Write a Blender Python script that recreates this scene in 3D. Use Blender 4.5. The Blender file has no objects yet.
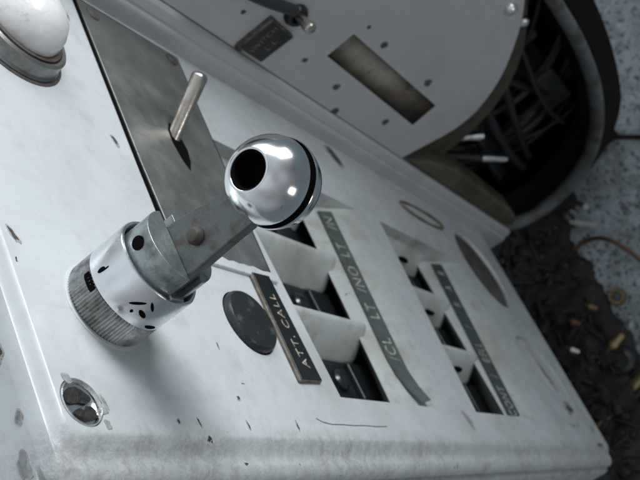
import bpy, bmesh, math, random
from mathutils import Vector, Matrix, noise

# ------------------------------------------------------------------ frame
# Authoring frame (u, v, w): u runs along the front panel towards its left end,
# v runs DOWN the panel to the floor, w comes out of the panel.  One unit = 0.15 m.
S = 0.15
VF = 6.65                                        # floor level in v
MAP = Matrix(((-S, 0, 0, 0), (0, 0, -S, 0), (0, -S, 0, S*VF), (0, 0, 0, 1)))
def T(p): return MAP @ Vector(p)

scene = bpy.context.scene
C = scene.collection
random.seed(7)

# ------------------------------------------------------------------ materials
def new_mat(name):
    m = bpy.data.materials.new(name); m.use_nodes = True
    nt = m.node_tree; b = nt.nodes['Principled BSDF']
    return m, nt, b
class NT:
    def __init__(s, nt):
        s.nt = nt; s.tc = nt.nodes.new('ShaderNodeTexCoord')
    def noise(s, scale, detail=3, rough=.55, vec=None, dist=0):
        n = s.nt.nodes.new('ShaderNodeTexNoise'); n.inputs['Scale'].default_value = scale
        n.inputs['Detail'].default_value = detail; n.inputs['Roughness'].default_value = rough
        n.inputs['Distortion'].default_value = dist
        s.nt.links.new(vec or s.tc.outputs['Object'], n.inputs['Vector']); return n.outputs['Fac']
    def voro(s, scale, rand=1, vec=None):
        n = s.nt.nodes.new('ShaderNodeTexVoronoi'); n.inputs['Scale'].default_value = scale
        n.inputs['Randomness'].default_value = rand
        s.nt.links.new(vec or s.tc.outputs['Object'], n.inputs['Vector']); return n.outputs['Distance']
    def ramp(s, v, a, b, lo=0., hi=1.):
        n = s.nt.nodes.new('ShaderNodeMapRange'); n.inputs[1].default_value = a; n.inputs[2].default_value = b
        n.inputs[3].default_value = lo; n.inputs[4].default_value = hi
        s.nt.links.new(v, n.inputs[0]); return n.outputs[0]
    def math(s, op, a, b=None):
        n = s.nt.nodes.new('ShaderNodeMath'); n.operation = op
        for i, x in enumerate((a, b)):
            if x is None: continue
            if isinstance(x, (int, float)): n.inputs[i].default_value = x
            else: s.nt.links.new(x, n.inputs[i])
        return n.outputs[0]
    def mix(s, f, a, b):
        n = s.nt.nodes.new('ShaderNodeMix'); n.data_type = 'RGBA'
        if isinstance(f, (int, float)): n.inputs[0].default_value = f
        else: s.nt.links.new(f, n.inputs[0])
        for i, x in ((6, a), (7, b)):
            if isinstance(x, tuple): n.inputs[i].default_value = (*x, 1)
            else: s.nt.links.new(x, n.inputs[i])
        return n.outputs[2]
    def scaled(s, v):
        n = s.nt.nodes.new('ShaderNodeMapping'); n.inputs['Scale'].default_value = v
        s.nt.links.new(s.tc.outputs['Object'], n.inputs['Vector']); return n.outputs[0]
    def xyz(s):
        n = s.nt.nodes.new('ShaderNodeSeparateXYZ'); s.nt.links.new(s.tc.outputs['Object'], n.inputs[0]); return n.outputs
    def bump(s, h, dist, strength=1, prev=None):
        n = s.nt.nodes.new('ShaderNodeBump'); n.inputs['Distance'].default_value = dist
        n.inputs['Strength'].default_value = strength; s.nt.links.new(h, n.inputs['Height'])
        if prev: s.nt.links.new(prev, n.inputs['Normal'])
        return n.outputs[0]
    def link(s, o, i): s.nt.links.new(o, i)

def paint(name, base, dirt=(.30, .26, .19), chip=(.06, .05, .045), chip_t=.74, rough=.3, stain=.5, edge=None):
    m, nt, b = new_mat(name); k = NT(nt)
    s1 = k.ramp(k.noise(16, 5, .6), .5, .78, 0, stain)
    s2 = k.ramp(k.noise(70, 4, .65), .52, .75, 0, stain*.55)
    streak = k.ramp(k.noise(30, 4, .6, k.scaled((6, 6, .7))), .55, .8, 0, stain*.4)
    st = k.math('MAXIMUM', k.math('MAXIMUM', s1, s2), streak)
    if edge:                                     # worn, dirty band along one edge of the body
        ax, a0, a1 = edge
        band = k.ramp(k.xyz()[ax], a0, a1, 0, 1)
        gn = k.noise(190, 6, .8)
        grime = k.math('MULTIPLY', band, k.math('MULTIPLY', k.ramp(gn, .40, .62, .12, .75), k.ramp(k.noise(22, 3), .35, .6, .45, 1.)))
        st = k.math('MAXIMUM', st, grime)
    col = k.mix(st, base, dirt)
    tone = k.ramp(k.noise(5, 3), .3, .7, .93, 1.04)
    mul = nt.nodes.new('ShaderNodeVectorMath'); mul.operation = 'SCALE'
    k.link(col, mul.inputs[0]); k.link(tone, mul.inputs['Scale']); col = mul.outputs[0]
    ch = k.noise(150, 3, .6)
    cf = k.ramp(ch, chip_t, chip_t+.012)
    if edge:
        thr = k.math('ADD', ch, k.math('MULTIPLY', band, .065))
        cf = k.ramp(thr, chip_t, chip_t+.012)
    col = k.mix(cf, col, chip)
    k.link(col, b.inputs['Base Color'])
    r = k.ramp(k.noise(45, 4), .3, .75, rough-.06, rough+.16)
    k.link(k.math('MAXIMUM', r, k.math('MULTIPLY', cf, .7)), b.inputs['Roughness'])
    nb = k.bump(k.noise(26, 2, .5), .0014, .25)
    nb = k.bump(k.noise(90, 2, .5), .0005, .3, nb)
    nb = k.bump(k.noise(420, 2), .00022, .35, nb)
    if edge: nb = k.bump(k.math('MULTIPLY', band, gn), .0010, .45, nb)
    inv = k.math('SUBTRACT', 1., cf)
    k.link(k.bump(inv, .0005, .8, nb), b.inputs['Normal'])
    return m
def metal(name, col, rough=.3, dark=None, spots=.6, scale=150, metallic=1., brush=None, bump=.0002, amt=.8):
    m, nt, b = new_mat(name); k = NT(nt)
    vec = k.scaled(brush) if brush else None
    n = k.noise(scale, 5, .65, vec)
    f = k.ramp(n, spots-.12, spots+.12, 0, amt)
    c = k.mix(f, col, dark or tuple(x*.35 for x in col))
    k.link(c, b.inputs['Base Color'])
    b.inputs['Metallic'].default_value = metallic
    k.link(k.ramp(n, .3, .75, max(.03, rough-.08), rough+.2), b.inputs['Roughness'])
    k.link(k.bump(k.noise(scale*2.3, 3, .6, vec), bump, .5), b.inputs['Normal'])
    return m
def plain(name, col, rough=.5, var=.35, scale=120, spec=.5, bump=.0003):
    m, nt, b = new_mat(name); k = NT(nt)
    c = k.mix(k.ramp(k.noise(scale, 5, .65), .35, .7), col, tuple(x*(1-var) for x in col))
    k.link(c, b.inputs['Base Color'])
    k.link(k.ramp(k.noise(scale*.6, 3), .3, .7, rough-.08, rough+.12), b.inputs['Roughness'])
    b.inputs['Specular IOR Level'].default_value = spec
    k.link(k.bump(k.noise(scale*2, 3), bump, .5), b.inputs['Normal'])
    return m

M = {}
M['paint'] = paint('white_enamel', (.56, .605, .63), edge=(0, -.099, -.107), dirt=(.27, .26, .225), stain=.52, rough=.24, chip_t=.76)
M['paint_slot'] = paint('white_enamel_partition', (.55, .59, .58), dirt=(.20, .155, .11), stain=.85, rough=.35)
M['paint_wall'] = paint('shaded_white_enamel', (.505, .51, .53), stain=.35, chip_t=.78, rough=.34)  # same white enamel, greyed to paint in the wall's shade
M['chip'] = plain('chipped_bare_iron', (.085, .075, .075), .7, .5, 400)
M['chip_ring'] = plain('worn_primer_ring', (.40, .40, .38), .55, .45, 300)
M['wall_ring'] = plain('rusty_hole_ring', (.19, .165, .15), .6, .5, 300)
M['grey_chip'] = plain('worn_grey_primer', (.33, .36, .36), .6, .5, 260)
M['steel'] = metal('tarnished_steel_plate', (.46, .48, .47), .38, (.22, .235, .23), .60, 60, .9, (1, 1, 1.6), .00012, .8)
def chrome_mat():
    m, nt, b = new_mat('polished_chrome'); k = NT(nt)
    b.inputs['Metallic'].default_value = 1
    sc = k.ramp(k.noise(60, 4, .6, k.scaled((9, 1, 1)), 1.), .60, .70, 0, 1)
    sp = k.ramp(k.noise(420, 2), .70, .76, 0, .7)
    k.link(k.mix(sp, (.80, .815, .84), (.30, .29, .28)), b.inputs['Base Color'])
    k.link(k.ramp(sc, 0, 1, .15, .22), b.inputs['Roughness'])
    k.link(k.bump(k.noise(350, 3), .00004, .4), b.inputs['Normal'])
    return m
M['chrome'] = chrome_mat()
def steel_mat():
    m, nt, b = new_mat('tarnished_steel_plate'); k = NT(nt); b.inputs['Metallic'].default_value = .9
    f = k.ramp(k.noise(45, 5, .65), .45, .72, 0, .75)
    c = k.mix(f, (.42, .44, .43), (.31, .325, .32))
    c = k.mix(k.ramp(k.noise(25, 3, .6, k.scaled((1, 1, 1))), .56, .75, 0, .3), c, (.18, .17, .15))
    scr = k.ramp(k.noise(40, 3, .6, k.scaled((26, 1, 1.5)), .4), .66, .70, 0, .55)
    scr2 = k.ramp(k.noise(50, 3, .6, k.scaled((1, 1, 22)), .5), .67, .70, 0, .5)
    c = k.mix(k.math('MAXIMUM', scr, scr2), c, (.12, .12, .115))
    k.link(c, b.inputs['Base Color'])
    k.link(k.ramp(k.noise(70, 4), .3, .75, .30, .55), b.inputs['Roughness'])
    k.link(k.bump(k.noise(250, 3), .00012, .5), b.inputs['Normal'])
    return m
M['steel'] = steel_mat()
M['satin'] = metal('satin_chrome', (.80, .83, .86), .22, (.55, .57, .60), .72, 120, 1., None, .00006, .4)
M['castgrey'] = metal('dull_grey_zinc', (.36, .41, .41), .34, (.13, .13, .12), .58, 200, .85, None, .0004)
M['arm'] = metal('worn_dark_steel', (.17, .185, .185), .40, (.12, .065, .04), .57, 170, .85, None, .0004)
M['knurl'] = metal('dull_knurled_steel', (.46, .47, .46), .38, (.17, .16, .145), .55, 240, .9)
M['pin'] = metal('worn_nickel', (.60, .56, .51), .24, (.34, .27, .2), .6, 180)
M['hole'] = plain('dark_hole', (.006, .005, .005), .9, .4, 120, .05)  # near-black colour paints the shade inside bores, slots and gaps
M['black'] = plain('black_plastic', (.014, .017, .019), .32, .4, 200)
M['blackdisc'] = metal('black_painted_disc', (.017, .021, .023), .34, (.15, .16, .155), .68, 130, 0., None, .0006)
M['cream'] = plain('cream_engraving', (.60, .53, .43), .6, .85, 420)
M['amber'] = plain('faded_yellow_engraving', (.34, .23, .11), .6, .85, 420)
M['tape'] = plain('grey_green_tape', (.095, .118, .112), .42, .4, 120)
M['darktape'] = plain('dark_green_grey_tape', (.055, .07, .068), .42, .35, 120)
M['tapetext'] = plain('pale_embossed_letters', (.50, .53, .50), .6, .75, 350)
M['edgebrass'] = plain('worn_label_edge', (.17, .145, .115), .5, .8, 300)
M['worndark'] = metal('dark_dirty_recess', (.05, .042, .036), .55, (.02, .016, .013), .5, 90, .1)
M['lens'] = plain('dark_glass_lens', (.008, .012, .020), .25, .3, 60, .9, .00002)
def porcelain_mat():
    m, nt, b = new_mat('stained_white_porcelain'); k = NT(nt)
    c = k.mix(k.ramp(k.noise(55, 5, .65), .52, .70, 0, .65), (.74, .73, .735), (.42, .35, .27))
    c = k.mix(k.ramp(k.noise(120, 4, .7), .60, .70, 0, .5), c, (.30, .22, .15))
    k.link(c, b.inputs['Base Color']); k.link(k.ramp(k.noise(60, 3), .3, .7, .2, .42), b.inputs['Roughness'])
    k.link(k.bump(k.noise(70, 4, .6), .0012, .6), b.inputs['Normal'])
    return m
M['porcelain'] = porcelain_mat()
M['socket'] = metal('brown_stained_metal', (.27, .28, .275), .30, (.10, .075, .06), .58, 60, .7)
M['brown'] = metal('brown_stained_metal_plate', (.20, .165, .125), .5, (.075, .055, .04), .52, 45, .25, None, .0004, .9)
M['darkbrown'] = metal('dark_brown_disc', (.125, .11, .098), .55, (.05, .04, .034), .5, 70, .1, None, .0004, .9)
def bare_mat():
    m, nt, b = new_mat('bare_patch_metal'); k = NT(nt); o = k.xyz()
    dz = k.math('DIVIDE', k.math('SUBTRACT', o[2], .512), .046); dy = k.math('DIVIDE', k.math('SUBTRACT', o[1], .0012), .0075)
    r = k.math('SQRT', k.math('ADD', k.math('MULTIPLY', dz, dz), k.math('MULTIPLY', dy, dy)))
    r = k.math('ADD', r, k.math('MULTIPLY', k.math('SUBTRACT', k.noise(60, 5, .7), .5), 1.3))
    c = k.mix(k.ramp(r, .25, 1.25), (.42, .395, .345), (.17, .135, .10))
    c = k.mix(k.ramp(r, 1.2, 1.9), c, (.045, .036, .028))
    c = k.mix(k.ramp(k.noise(220, 4, .7), .55, .68, 0, .5), c, (.05, .04, .032))
    k.link(c, b.inputs['Base Color']); b.inputs['Metallic'].default_value = .25
    k.link(k.ramp(k.noise(70, 3), .3, .7, .38, .62), b.inputs['Roughness'])
    k.link(k.bump(k.noise(160, 4), .0004, .6), b.inputs['Normal'])
    return m
M['barebrown'] = bare_mat()
M['olive'] = plain('olive_brown_gasket', (.075, .062, .042), .6, .6, 60)
M['rim'] = metal('grimy_grey_rim', (.125, .14, .145), .45, (.06, .043, .03), .54, 55, .1, None, .0012, .95)
M['sill'] = metal('olive_stained_paint', (.125, .115, .085), .5, (.06, .045, .03), .5, 30, .05, None, .0005, .9)
M['shell'] = plain('shadowed_rusted_iron', (.016, .012, .010), .85, .5, 60, .25)  # near-black iron, with the shell's shadow painted into the colour
M['rubber'] = plain('dark_rubber_cable', (.030, .032, .038), .5, .4, 120)
M['greybox'] = plain('grimy_grey_fitting', (.075, .082, .088), .6, .5, 60)
M['silver'] = metal('bright_tinned_metal', (.80, .82, .83), .22, (.5, .5, .5), .6, 300)
M['brass'] = metal('tarnished_brass', (.26, .21, .115), .4, (.20, .13, .06), .55, 160)
M['copper'] = metal('orange_copper', (.15, .09, .06), .4, (.2, .09, .05), .6, 200)
M['whitestick'] = plain('off_white_stick', (.42, .42, .40), .6, .3, 200)

def floor_mat():
    m, nt, b = new_mat('speckled_painted_concrete'); k = NT(nt)
    base = k.mix(k.ramp(k.noise(7, 4), .35, .7), (.34, .405, .435), (.19, .225, .245))
    base = k.mix(k.ramp(k.noise(26, 6, .75), .47, .60, 0, .75), base, (.14, .16, .17))
    blot = k.ramp(k.noise(55, 5, .75, None, .5), .545, .60, 0, .95)
    big = k.ramp(k.noise(9, 3), .40, .62, .25, 1.)
    base = k.mix(k.math('MULTIPLY', blot, big), base, (.03, .032, .036))
    fl = k.ramp(k.noise(125, 3, .6, k.scaled((1, 1.4, 1))), .575, .62, 0, .95)
    base = k.mix(fl, base, (.03, .032, .036))
    wh = k.ramp(k.noise(95, 4, .6, k.scaled((1.1, .9, 1))), .60, .68, 0, .7)
    base = k.mix(wh, base, (.46, .53, .56))
    k.link(base, b.inputs['Base Color']); b.inputs['Roughness'].default_value = .6
    k.link(k.bump(k.noise(120, 4), .0015, .6), b.inputs['Normal'])
    return m
M['floor'] = floor_mat()
def heap_mat():
    m, nt, b = new_mat('rusty_dark_debris'); k = NT(nt)
    base = k.mix(k.ramp(k.noise(55, 5, .7), .4, .7), (.008, .0075, .008), (.022, .017, .015))
    base = k.mix(k.ramp(k.noise(140, 3), .68, .72), base, (.16, .085, .04))
    base = k.mix(k.ramp(k.noise(110, 3, .5, k.scaled((1, 1.2, .9))), .70, .73, 0, .8), base, (.16, .18, .20))
    k.link(base, b.inputs['Base Color']); b.inputs['Roughness'].default_value = .7
    k.link(k.bump(k.noise(160, 4), .003, .8), b.inputs['Normal'])
    return m
M['heap'] = heap_mat()

# ------------------------------------------------------------------ mesh helpers (uvw)
class MB:
    def __init__(s): s.bm = bmesh.new(); s.mi = 0
    def _mark(s, n0):
        for f in list(s.bm.faces)[n0:]: f.material_index = s.mi
    def loft(s, A, B, cap=True):
        n0 = len(s.bm.faces)
        a = [s.bm.verts.new(p) for p in A]; b = [s.bm.verts.new(p) for p in B]; n = len(a)
        for i in range(n): s.bm.faces.new((a[i], a[(i+1) % n], b[(i+1) % n], b[i]))
        if cap: s.bm.faces.new(a[::-1]); s.bm.faces.new(b)
        s._mark(n0); return s
    def prism(s, poly, ax, lo, hi, cap=True):
        def up(p, h):
            q = list(p); q.insert(ax, h); return q
        return s.loft([up(p, lo) for p in poly], [up(p, hi) for p in poly], cap)
    def box(s, a, b):
        return s.loft([(a[0], a[1], a[2]), (b[0], a[1], a[2]), (b[0], b[1], a[2]), (a[0], b[1], a[2])],
                      [(a[0], a[1], b[2]), (b[0], a[1], b[2]), (b[0], b[1], b[2]), (a[0], b[1], b[2])])
    def lathe(s, prof, c, axis=2, n=48, frame=None, closed=False):
        """prof: (radius, height) list; axis = coordinate index or a frame (X, Y, Z)."""
        n0 = len(s.bm.faces)
        if frame is None:
            E = [Vector((1, 0, 0)), Vector((0, 1, 0)), Vector((0, 0, 1))]
            Z = E[axis]; X = E[(axis+1) % 3]; Y = E[(axis+2) % 3]
        else: X, Y, Z = frame
        c = Vector(c); rings = []
        for r, h in prof:
            if r < 1e-6: rings.append([s.bm.verts.new(c+Z*h)])
            else: rings.append([s.bm.verts.new(c+Z*h+(X*math.cos(t)+Y*math.sin(t))*r) for t in [2*math.pi*i/n for i in range(n)]])
        pairs = list(zip(rings, rings[1:]))
        if closed: pairs.append((rings[-1], rings[0]))
        for a, b in pairs:
            for i in range(n):
                j = (i+1) % n
                if len(a) == 1 and len(b) == 1: continue
                if len(a) == 1: s.bm.faces.new((a[0], b[i], b[j]))
                elif len(b) == 1: s.bm.faces.new((a[i], a[j], b[0]))
                else: s.bm.faces.new((a[i], a[j], b[j], b[i]))
        s._mark(n0); return s
    def tube(s, pts, r, n=10):
        n0 = len(s.bm.faces)
        P = [Vector(p) for p in pts]; rings = []
        rr = r if isinstance(r, (list, tuple)) else [r]*len(P)
        X = None
        for i, p in enumerate(P):
            d = (P[min(i+1, len(P)-1)]-P[max(i-1, 0)]).normalized()
            if X is None:
                X = d.orthogonal().normalized()
            X = (X-d*X.dot(d)).normalized(); Y = d.cross(X)
            rings.append([s.bm.verts.new(p+(X*math.cos(t)+Y*math.sin(t))*rr[i]) for t in [2*math.pi*k/n for k in range(n)]])
        for a, b in zip(rings, rings[1:]):
            for i in range(n):
                j = (i+1) % n; s.bm.faces.new((a[i], a[j], b[j], b[i]))
        s.bm.faces.new(rings[0][::-1]); s.bm.faces.new(rings[-1])
        s._mark(n0); return s
    def blob(s, c, axes, seed, n=24, jag=.3, h=.002):
        """thin irregular flake lying in the plane spanned by axes (X, Y), raised along X x Y"""
        rnd = random.Random(seed); X, Y = Vector(axes[0]), Vector(axes[1]); Z = X.cross(Y).normalized()
        c = Vector(c); A = []; n = 24
        ph = [(rnd.uniform(0, 6.28), rnd.uniform(.3, 1)) for _ in range(5)]
        for i in range(n):
            t = 2*math.pi*i/n; k = 1+jag*.75*sum(a*math.sin((q+1)*t+p)/(1+.5*q) for q, (p, a) in enumerate(ph))+jag*rnd.uniform(-.18, .18)
            A.append(c+(X*math.cos(t)+Y*math.sin(t))*max(.15, k))
        return s.loft([p-Z*.01 for p in A], [p+Z*h for p in A])
    def build(s, name, mats, parent=None, smooth=40, bevel=None, loc=None, label=None):
        bmesh.ops.remove_doubles(s.bm, verts=s.bm.verts, dist=1e-6)
        bmesh.ops.recalc_face_normals(s.bm, faces=s.bm.faces)
        base = T(loc) if loc is not None else (world_loc(parent) if parent else Vector((0, 0, 0)))
        bmesh.ops.transform(s.bm, matrix=Matrix.Translation(-base) @ MAP, verts=s.bm.verts)
        me = bpy.data.meshes.new(name); s.bm.to_mesh(me); s.bm.free()
        for m in (mats if isinstance(mats, (list, tuple)) else [mats]): me.materials.append(m)
        o = bpy.data.objects.new(name, me); C.objects.link(o)
        if parent: o.parent = parent; ORI[o.name] = base
        else: o.location = base; ORI[o.name] = base
        if bevel:
            bv = o.modifiers.new('bevel', 'BEVEL'); bv.width = bevel*S; bv.segments = 3
            bv.limit_method = 'ANGLE'; bv.angle_limit = math.radians(35); bv.harden_normals = False
        if smooth:
            me.polygons.foreach_set('use_smooth', [True]*len(me.polygons))
            me.set_sharp_from_angle(angle=math.radians(smooth))
            if bevel:
                w = o.modifiers.new('wn', 'WEIGHTED_NORMAL'); w.keep_sharp = False
        if label: o['label'] = label
        return o
ORI = {}
def world_loc(o): return ORI[o.name]
def empty(name, p, label, cat, group=None):
    o = bpy.data.objects.new(name, None); C.objects.link(o); o.location = T(p); ORI[o.name] = T(p)
    o.empty_display_size = .02
    return tag(o, label, cat, group)
def tag(o, label=None, cat=None, group=None, kind=None):
    for k, v in (('label', label), ('category', cat), ('group', group), ('kind', kind)):
        if v: o[k] = v
    return o
def boolean_cut(o, cutters, bevel=None):
    for c in cutters:
        md = o.modifiers.new('cut', 'BOOLEAN'); md.operation = 'DIFFERENCE'; md.solver = 'EXACT'; md.object = c
    dg = bpy.context.evaluated_depsgraph_get(); dg.update()
    me = bpy.data.meshes.new_from_object(o.evaluated_get(dg), preserve_all_data_layers=True, depsgraph=dg)
    old = o.data; o.modifiers.clear(); o.data = me; bpy.data.meshes.remove(old)
    for c in cutters:
        cm = c.data; bpy.data.objects.remove(c); bpy.data.meshes.remove(cm)
    if bevel:
        bm = bmesh.new(); bm.from_mesh(me)
        bmesh.ops.remove_doubles(bm, verts=bm.verts, dist=1e-6)
        bmesh.ops.dissolve_degenerate(bm, edges=bm.edges, dist=1e-6)
        bm.to_mesh(me); bm.free()
        bv = o.modifiers.new('bevel', 'BEVEL'); bv.width = bevel*S; bv.segments = 3
        bv.limit_method = 'ANGLE'; bv.angle_limit = math.radians(50)
    me.polygons.foreach_set('use_smooth', [True]*len(me.polygons))
    me.set_sharp_from_angle(angle=math.radians(35))
def text(name, body, size, frame, origin, parent, m, depth=.004, squash=1., spacing=1.05, shear=0.):
    """frame = (x, y, z) directions in uvw; origin in uvw = centre of the text"""
    cu = bpy.data.curves.new(name, 'FONT'); cu.body = body; cu.align_x = 'CENTER'; cu.align_y = 'CENTER'
    cu.size = size; cu.extrude = depth; cu.space_character = spacing; cu.offset = -size*.004
    cu.resolution_u = 4
    to = bpy.data.objects.new('tmp', cu); C.objects.link(to)
    dg = bpy.context.evaluated_depsgraph_get(); dg.update()
    me = bpy.data.meshes.new_from_object(to.evaluated_get(dg)); bpy.data.objects.remove(to)
    X, Y, Z = [Vector(a).normalized() for a in frame]
    R = Matrix(((X.x*squash, Y.x, Z.x, origin[0]), (X.y*squash, Y.y, Z.y, origin[1]), (X.z*squash, Y.z, Z.z, origin[2]), (0, 0, 0, 1)))
    me.transform(Matrix.Translation(-world_loc(parent)) @ MAP @ R)
    me.materials.clear(); me.materials.append(m); me.name = name
    o = bpy.data.objects.new(name, me); C.objects.link(o); o.parent = parent; ORI[o.name] = world_loc(parent)
    return o
def circle(cx, cy, r, n=40, ry=None):
    return [(cx+r*math.cos(2*math.pi*i/n), cy+(ry or r)*math.sin(2*math.pi*i/n)) for i in range(n)]
def lerp(a, b, t): return a+(b-a)*t
def hemi(r, h0=0., n=10):
    return [(r*math.cos(math.pi/2*i/n), h0+r*math.sin(math.pi/2*i/n)) for i in range(n)]+[(0, h0+r)]

# ================================================================== FLOOR
fb = MB(); fb.loft([(-70, VF, -70), (40, VF, -70), (40, VF, 60), (-70, VF, 60)],
                   [(-70, VF+.6, -70), (40, VF+.6, -70), (40, VF+.6, 60), (-70, VF+.6, 60)])
fl = fb.build('floor', M['floor']); tag(fl, 'grey blue painted concrete floor with dark flecks', kind='structure')
# narrow joint strip across the floor slab
jb = MB(); jd = Vector((.09, .11)).normalized(); jn = Vector((-jd.y, jd.x)); jc = Vector((-2.6, 1.047))
jq = [jc-jd*.5-jn*.016, jc+jd*20-jn*.016, jc+jd*20+jn*.016, jc-jd*.5+jn*.016]
jb.loft([(p.x, VF+.01, p.y) for p in jq], [(p.x, VF-.02, p.y) for p in jq])
jo = jb.build('floor_joint', M['shell']); tag(jo, 'dark joint line in the floor', kind='structure')

# ================================================================== CONTROL PANEL
panel = empty('control_panel', (-1.3, VF, -.9),
              'white chipped control panel with chrome ball lever, steel plate and ATT. CALL label', 'control panel')
OFF = world_loc(panel)
# edge wear band is read in object space: x = -S*(u-(-1.3))
UE = -.50
def edge_x(u): return -S*(u+1.3)
# rebuild the edge range of the paint now that the origin is known
for n in M['paint'].node_tree.nodes: pass

hb = MB()
# main cast body: stacked outlines from the face down over the rolled edge, the seam and the foot flange
def outline(iu, iv):
    uf, v0, v1a, v1b = UE-iu, 1.132+iv, 5.29-iv*.5, 5.44-iv*.5
    P = [(-2.13, v0)]
    r = .050
    for k_ in range(9):
        t = math.pi/2*k_/8; P.append((uf-r+r*math.sin(t), v0+r-r*math.cos(t)))
    r = .015
    for k_ in range(4):
        t = math.pi/2*k_/3; P.append((uf-r+r*math.cos(t), v1a-r+r*math.sin(t)))
    P.append((-2.13, v1b)); return P
lv_ = [(0, .097, .032), (-.002, .089, .027), (-.008, .079, .022), (-.016, .068, .018), (-.022, .058, .014), (-.025, .048, .011), (-.024, .039, .009), (-.025, .030, .007), (-.030, .018, .005), (-.038, .009, .003), (-.048, .002, .001), (-.056, 0, 0), (-.060, .018, 0), (-.070, .018, 0), (-.074, -.006, 0), (-.082, -.016, 0), (-.10, -.02, 0), (-.9, -.02, 0)]
prev = None
for w_, iu, iv in lv_:
    cur = [hb.bm.verts.new((p[0], p[1], w_)) for p in outline(iu, iv)]
    if prev:
        for i in range(len(cur)): hb.bm.faces.new((prev[i], prev[(i+1) % len(cur)], cur[(i+1) % len(cur)], cur[i]))
    else: hb.bm.faces.new(cur)
    prev = cur
hb.bm.faces.new(prev[::-1])
housing = hb.build('housing', [M['paint'], M['paint_slot'], M['hole']], panel)

SLOT_U0, SLOT_U1 = -1.70, -.728
D = -.175
slots = (dict(vl=(2.225, 2.262), vr=(3.26, 3.0), sw=(.33, .235), k=.304, st=(-.19, -.125), sh=.074),
         dict(vl=(3.50, 3.355), vr=(4.53, 4.115), sw=(.45, .225), k=.238, st=(-.272, -.170), sh=.088))
def sec(sl, u, top=.05):
    t = (u-SLOT_U0)/(SLOT_U1-SLOT_U0); vl = lerp(*sl['vl'], t); vr = lerp(*sl['vr'], t); w_ = lerp(*sl['sw'], t)
    k = sl['k']
    return [(u, vl, top), (u, vl, D), (u, vr-w_+.18, D), (u, vr-w_+.02, -w_*k-.012), (u, vr-w_, -w_*k), (u, vr+top/k, top)]
cut = []
for sl in slots:
    c = MB(); c.mi = 1; c.loft(sec(sl, SLOT_U0), sec(sl, SLOT_U1)); cut.append(c.build('cutter', [M['paint'], M['paint_slot'], M['hole']], panel))
c = MB(); c.lathe([(0, .1), (.268, .1), (.268, 0), (.262, -.022), (0, -.022)], (-1.73, 4.88, 0)); cut.append(c.build('cutter', [M['paint'], M['paint_slot'], M['hole']], panel))
c = MB(); c.lathe([(0, .1), (.285, .1), (.285, -.02), (.262, -.02), (.262, -.006), (0, -.006)], (-.98, 4.80, 0)); cut.append(c.build('cutter', [M['paint'], M['paint_slot'], M['hole']], panel))
c = MB(); c.lathe([(0, .1), (.098, .1), (.098, -.05), (0, -.05)], (-.931, 1.940, 0)); cut.append(c.build('cutter', [M['paint'], M['paint_slot'], M['hole']], panel))
c = MB(); c.lathe([(0, .1), (.053, .1), (.05, -.03), (0, -.03)], (-.655, 1.218, 0)); cut.append(c.build('cutter', [M['paint'], M['paint_slot'], M['hole']], panel))
boolean_cut(housing, cut, bevel=.012)
wn_ = housing.modifiers.new('wn', 'WEIGHTED_NORMAL'); wn_.keep_sharp = True; wn_.weight = 100

# paint flaws that have a shape of their own
def chip_part(name, m, c, axes, seed, n=24, jag=.3, h=.002):
    """chipped flake: a worn primer ring round a dark core, one connected mesh"""
    mb = MB(); rnd_ = random.Random(seed); X, Y = Vector(axes[0]), Vector(axes[1]); Z = X.cross(Y).normalized(); c = Vector(c); n = 26
    ph = [(rnd_.uniform(0, 6.28), rnd_.uniform(.3, 1)) for _ in range(5)]; ph2 = [(rnd_.uniform(0, 6.28), rnd_.uniform(.3, 1)) for _ in range(5)]
    def rad(i, p_, amp): return max(.2, 1+amp*.75*sum(a*math.sin((q+1)*2*math.pi*i/n+p)/(1+.5*q) for q, (p, a) in enumerate(p_))+amp*rnd_.uniform(-.2, .2))
    R0 = [rad(i, ph, jag) for i in range(n)]; R1 = [R0[i]*min(.92, .68*rad(i, ph2, .3)) for i in range(n)]
    def ringv(rr, z, k=1.): return [mb.bm.verts.new(c+(X*math.cos(2*math.pi*i/n)+Y*math.sin(2*math.pi*i/n))*rr[i]*k*1.25+Z*z) for i in range(n)]
    rings_ = [ringv(R0, -.01), ringv(R0, .0006), ringv(R1, .0010)]
    for a_, b_ in zip(rings_, rings_[1:]):
        for i in range(n):
            f = mb.bm.faces.new((a_[i], a_[(i+1) % n], b_[(i+1) % n], b_[i])); f.material_index = 1
    mb.bm.faces.new(rings_[-1]).material_index = 0; mb.bm.faces.new(rings_[0][::-1]).material_index = 1
    return mb.build(name, [m, M['chip_ring'] if name != 'screw_hole' else M['wall_ring']], panel if name != 'screw_hole' else box, smooth=None)
for i, (u, v, a, b, rot) in enumerate([
        (-1.97, 1.71, .024, .006, .2), (-1.469, 1.679, .020, .007, .3), (-1.027, 1.188, .018, .007, .4),
        (-.694, 1.735, .005, .006, .4), (-.625, 1.546, .010, .003, .2), (-.62, 1.729, .012, .003, .1), (-.625, 1.947, .013, .004, 0),
        (-2.045, 3.376, .060, .040, .9), (-1.884, 2.90, .035, .045, 0), (-1.03, 4.84, .080, .020, .35), (-.82, 4.90, .032, .06, .1), (-.70, 5.13, .022, .015, .3),
        (-.60, 5.10, .012, .06, 0), (-.84, 1.745, .010, .002, 0), (-.625, 1.477, .006, .004, 0)]):
    c, s_ = math.cos(rot), math.sin(rot)
    chip_part('paint_chip', M['chip'], (u, v, 0), ((a*c, a*s_, 0), (-b*s_, b*c, 0)), i, jag=.35, h=.0022)
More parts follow.
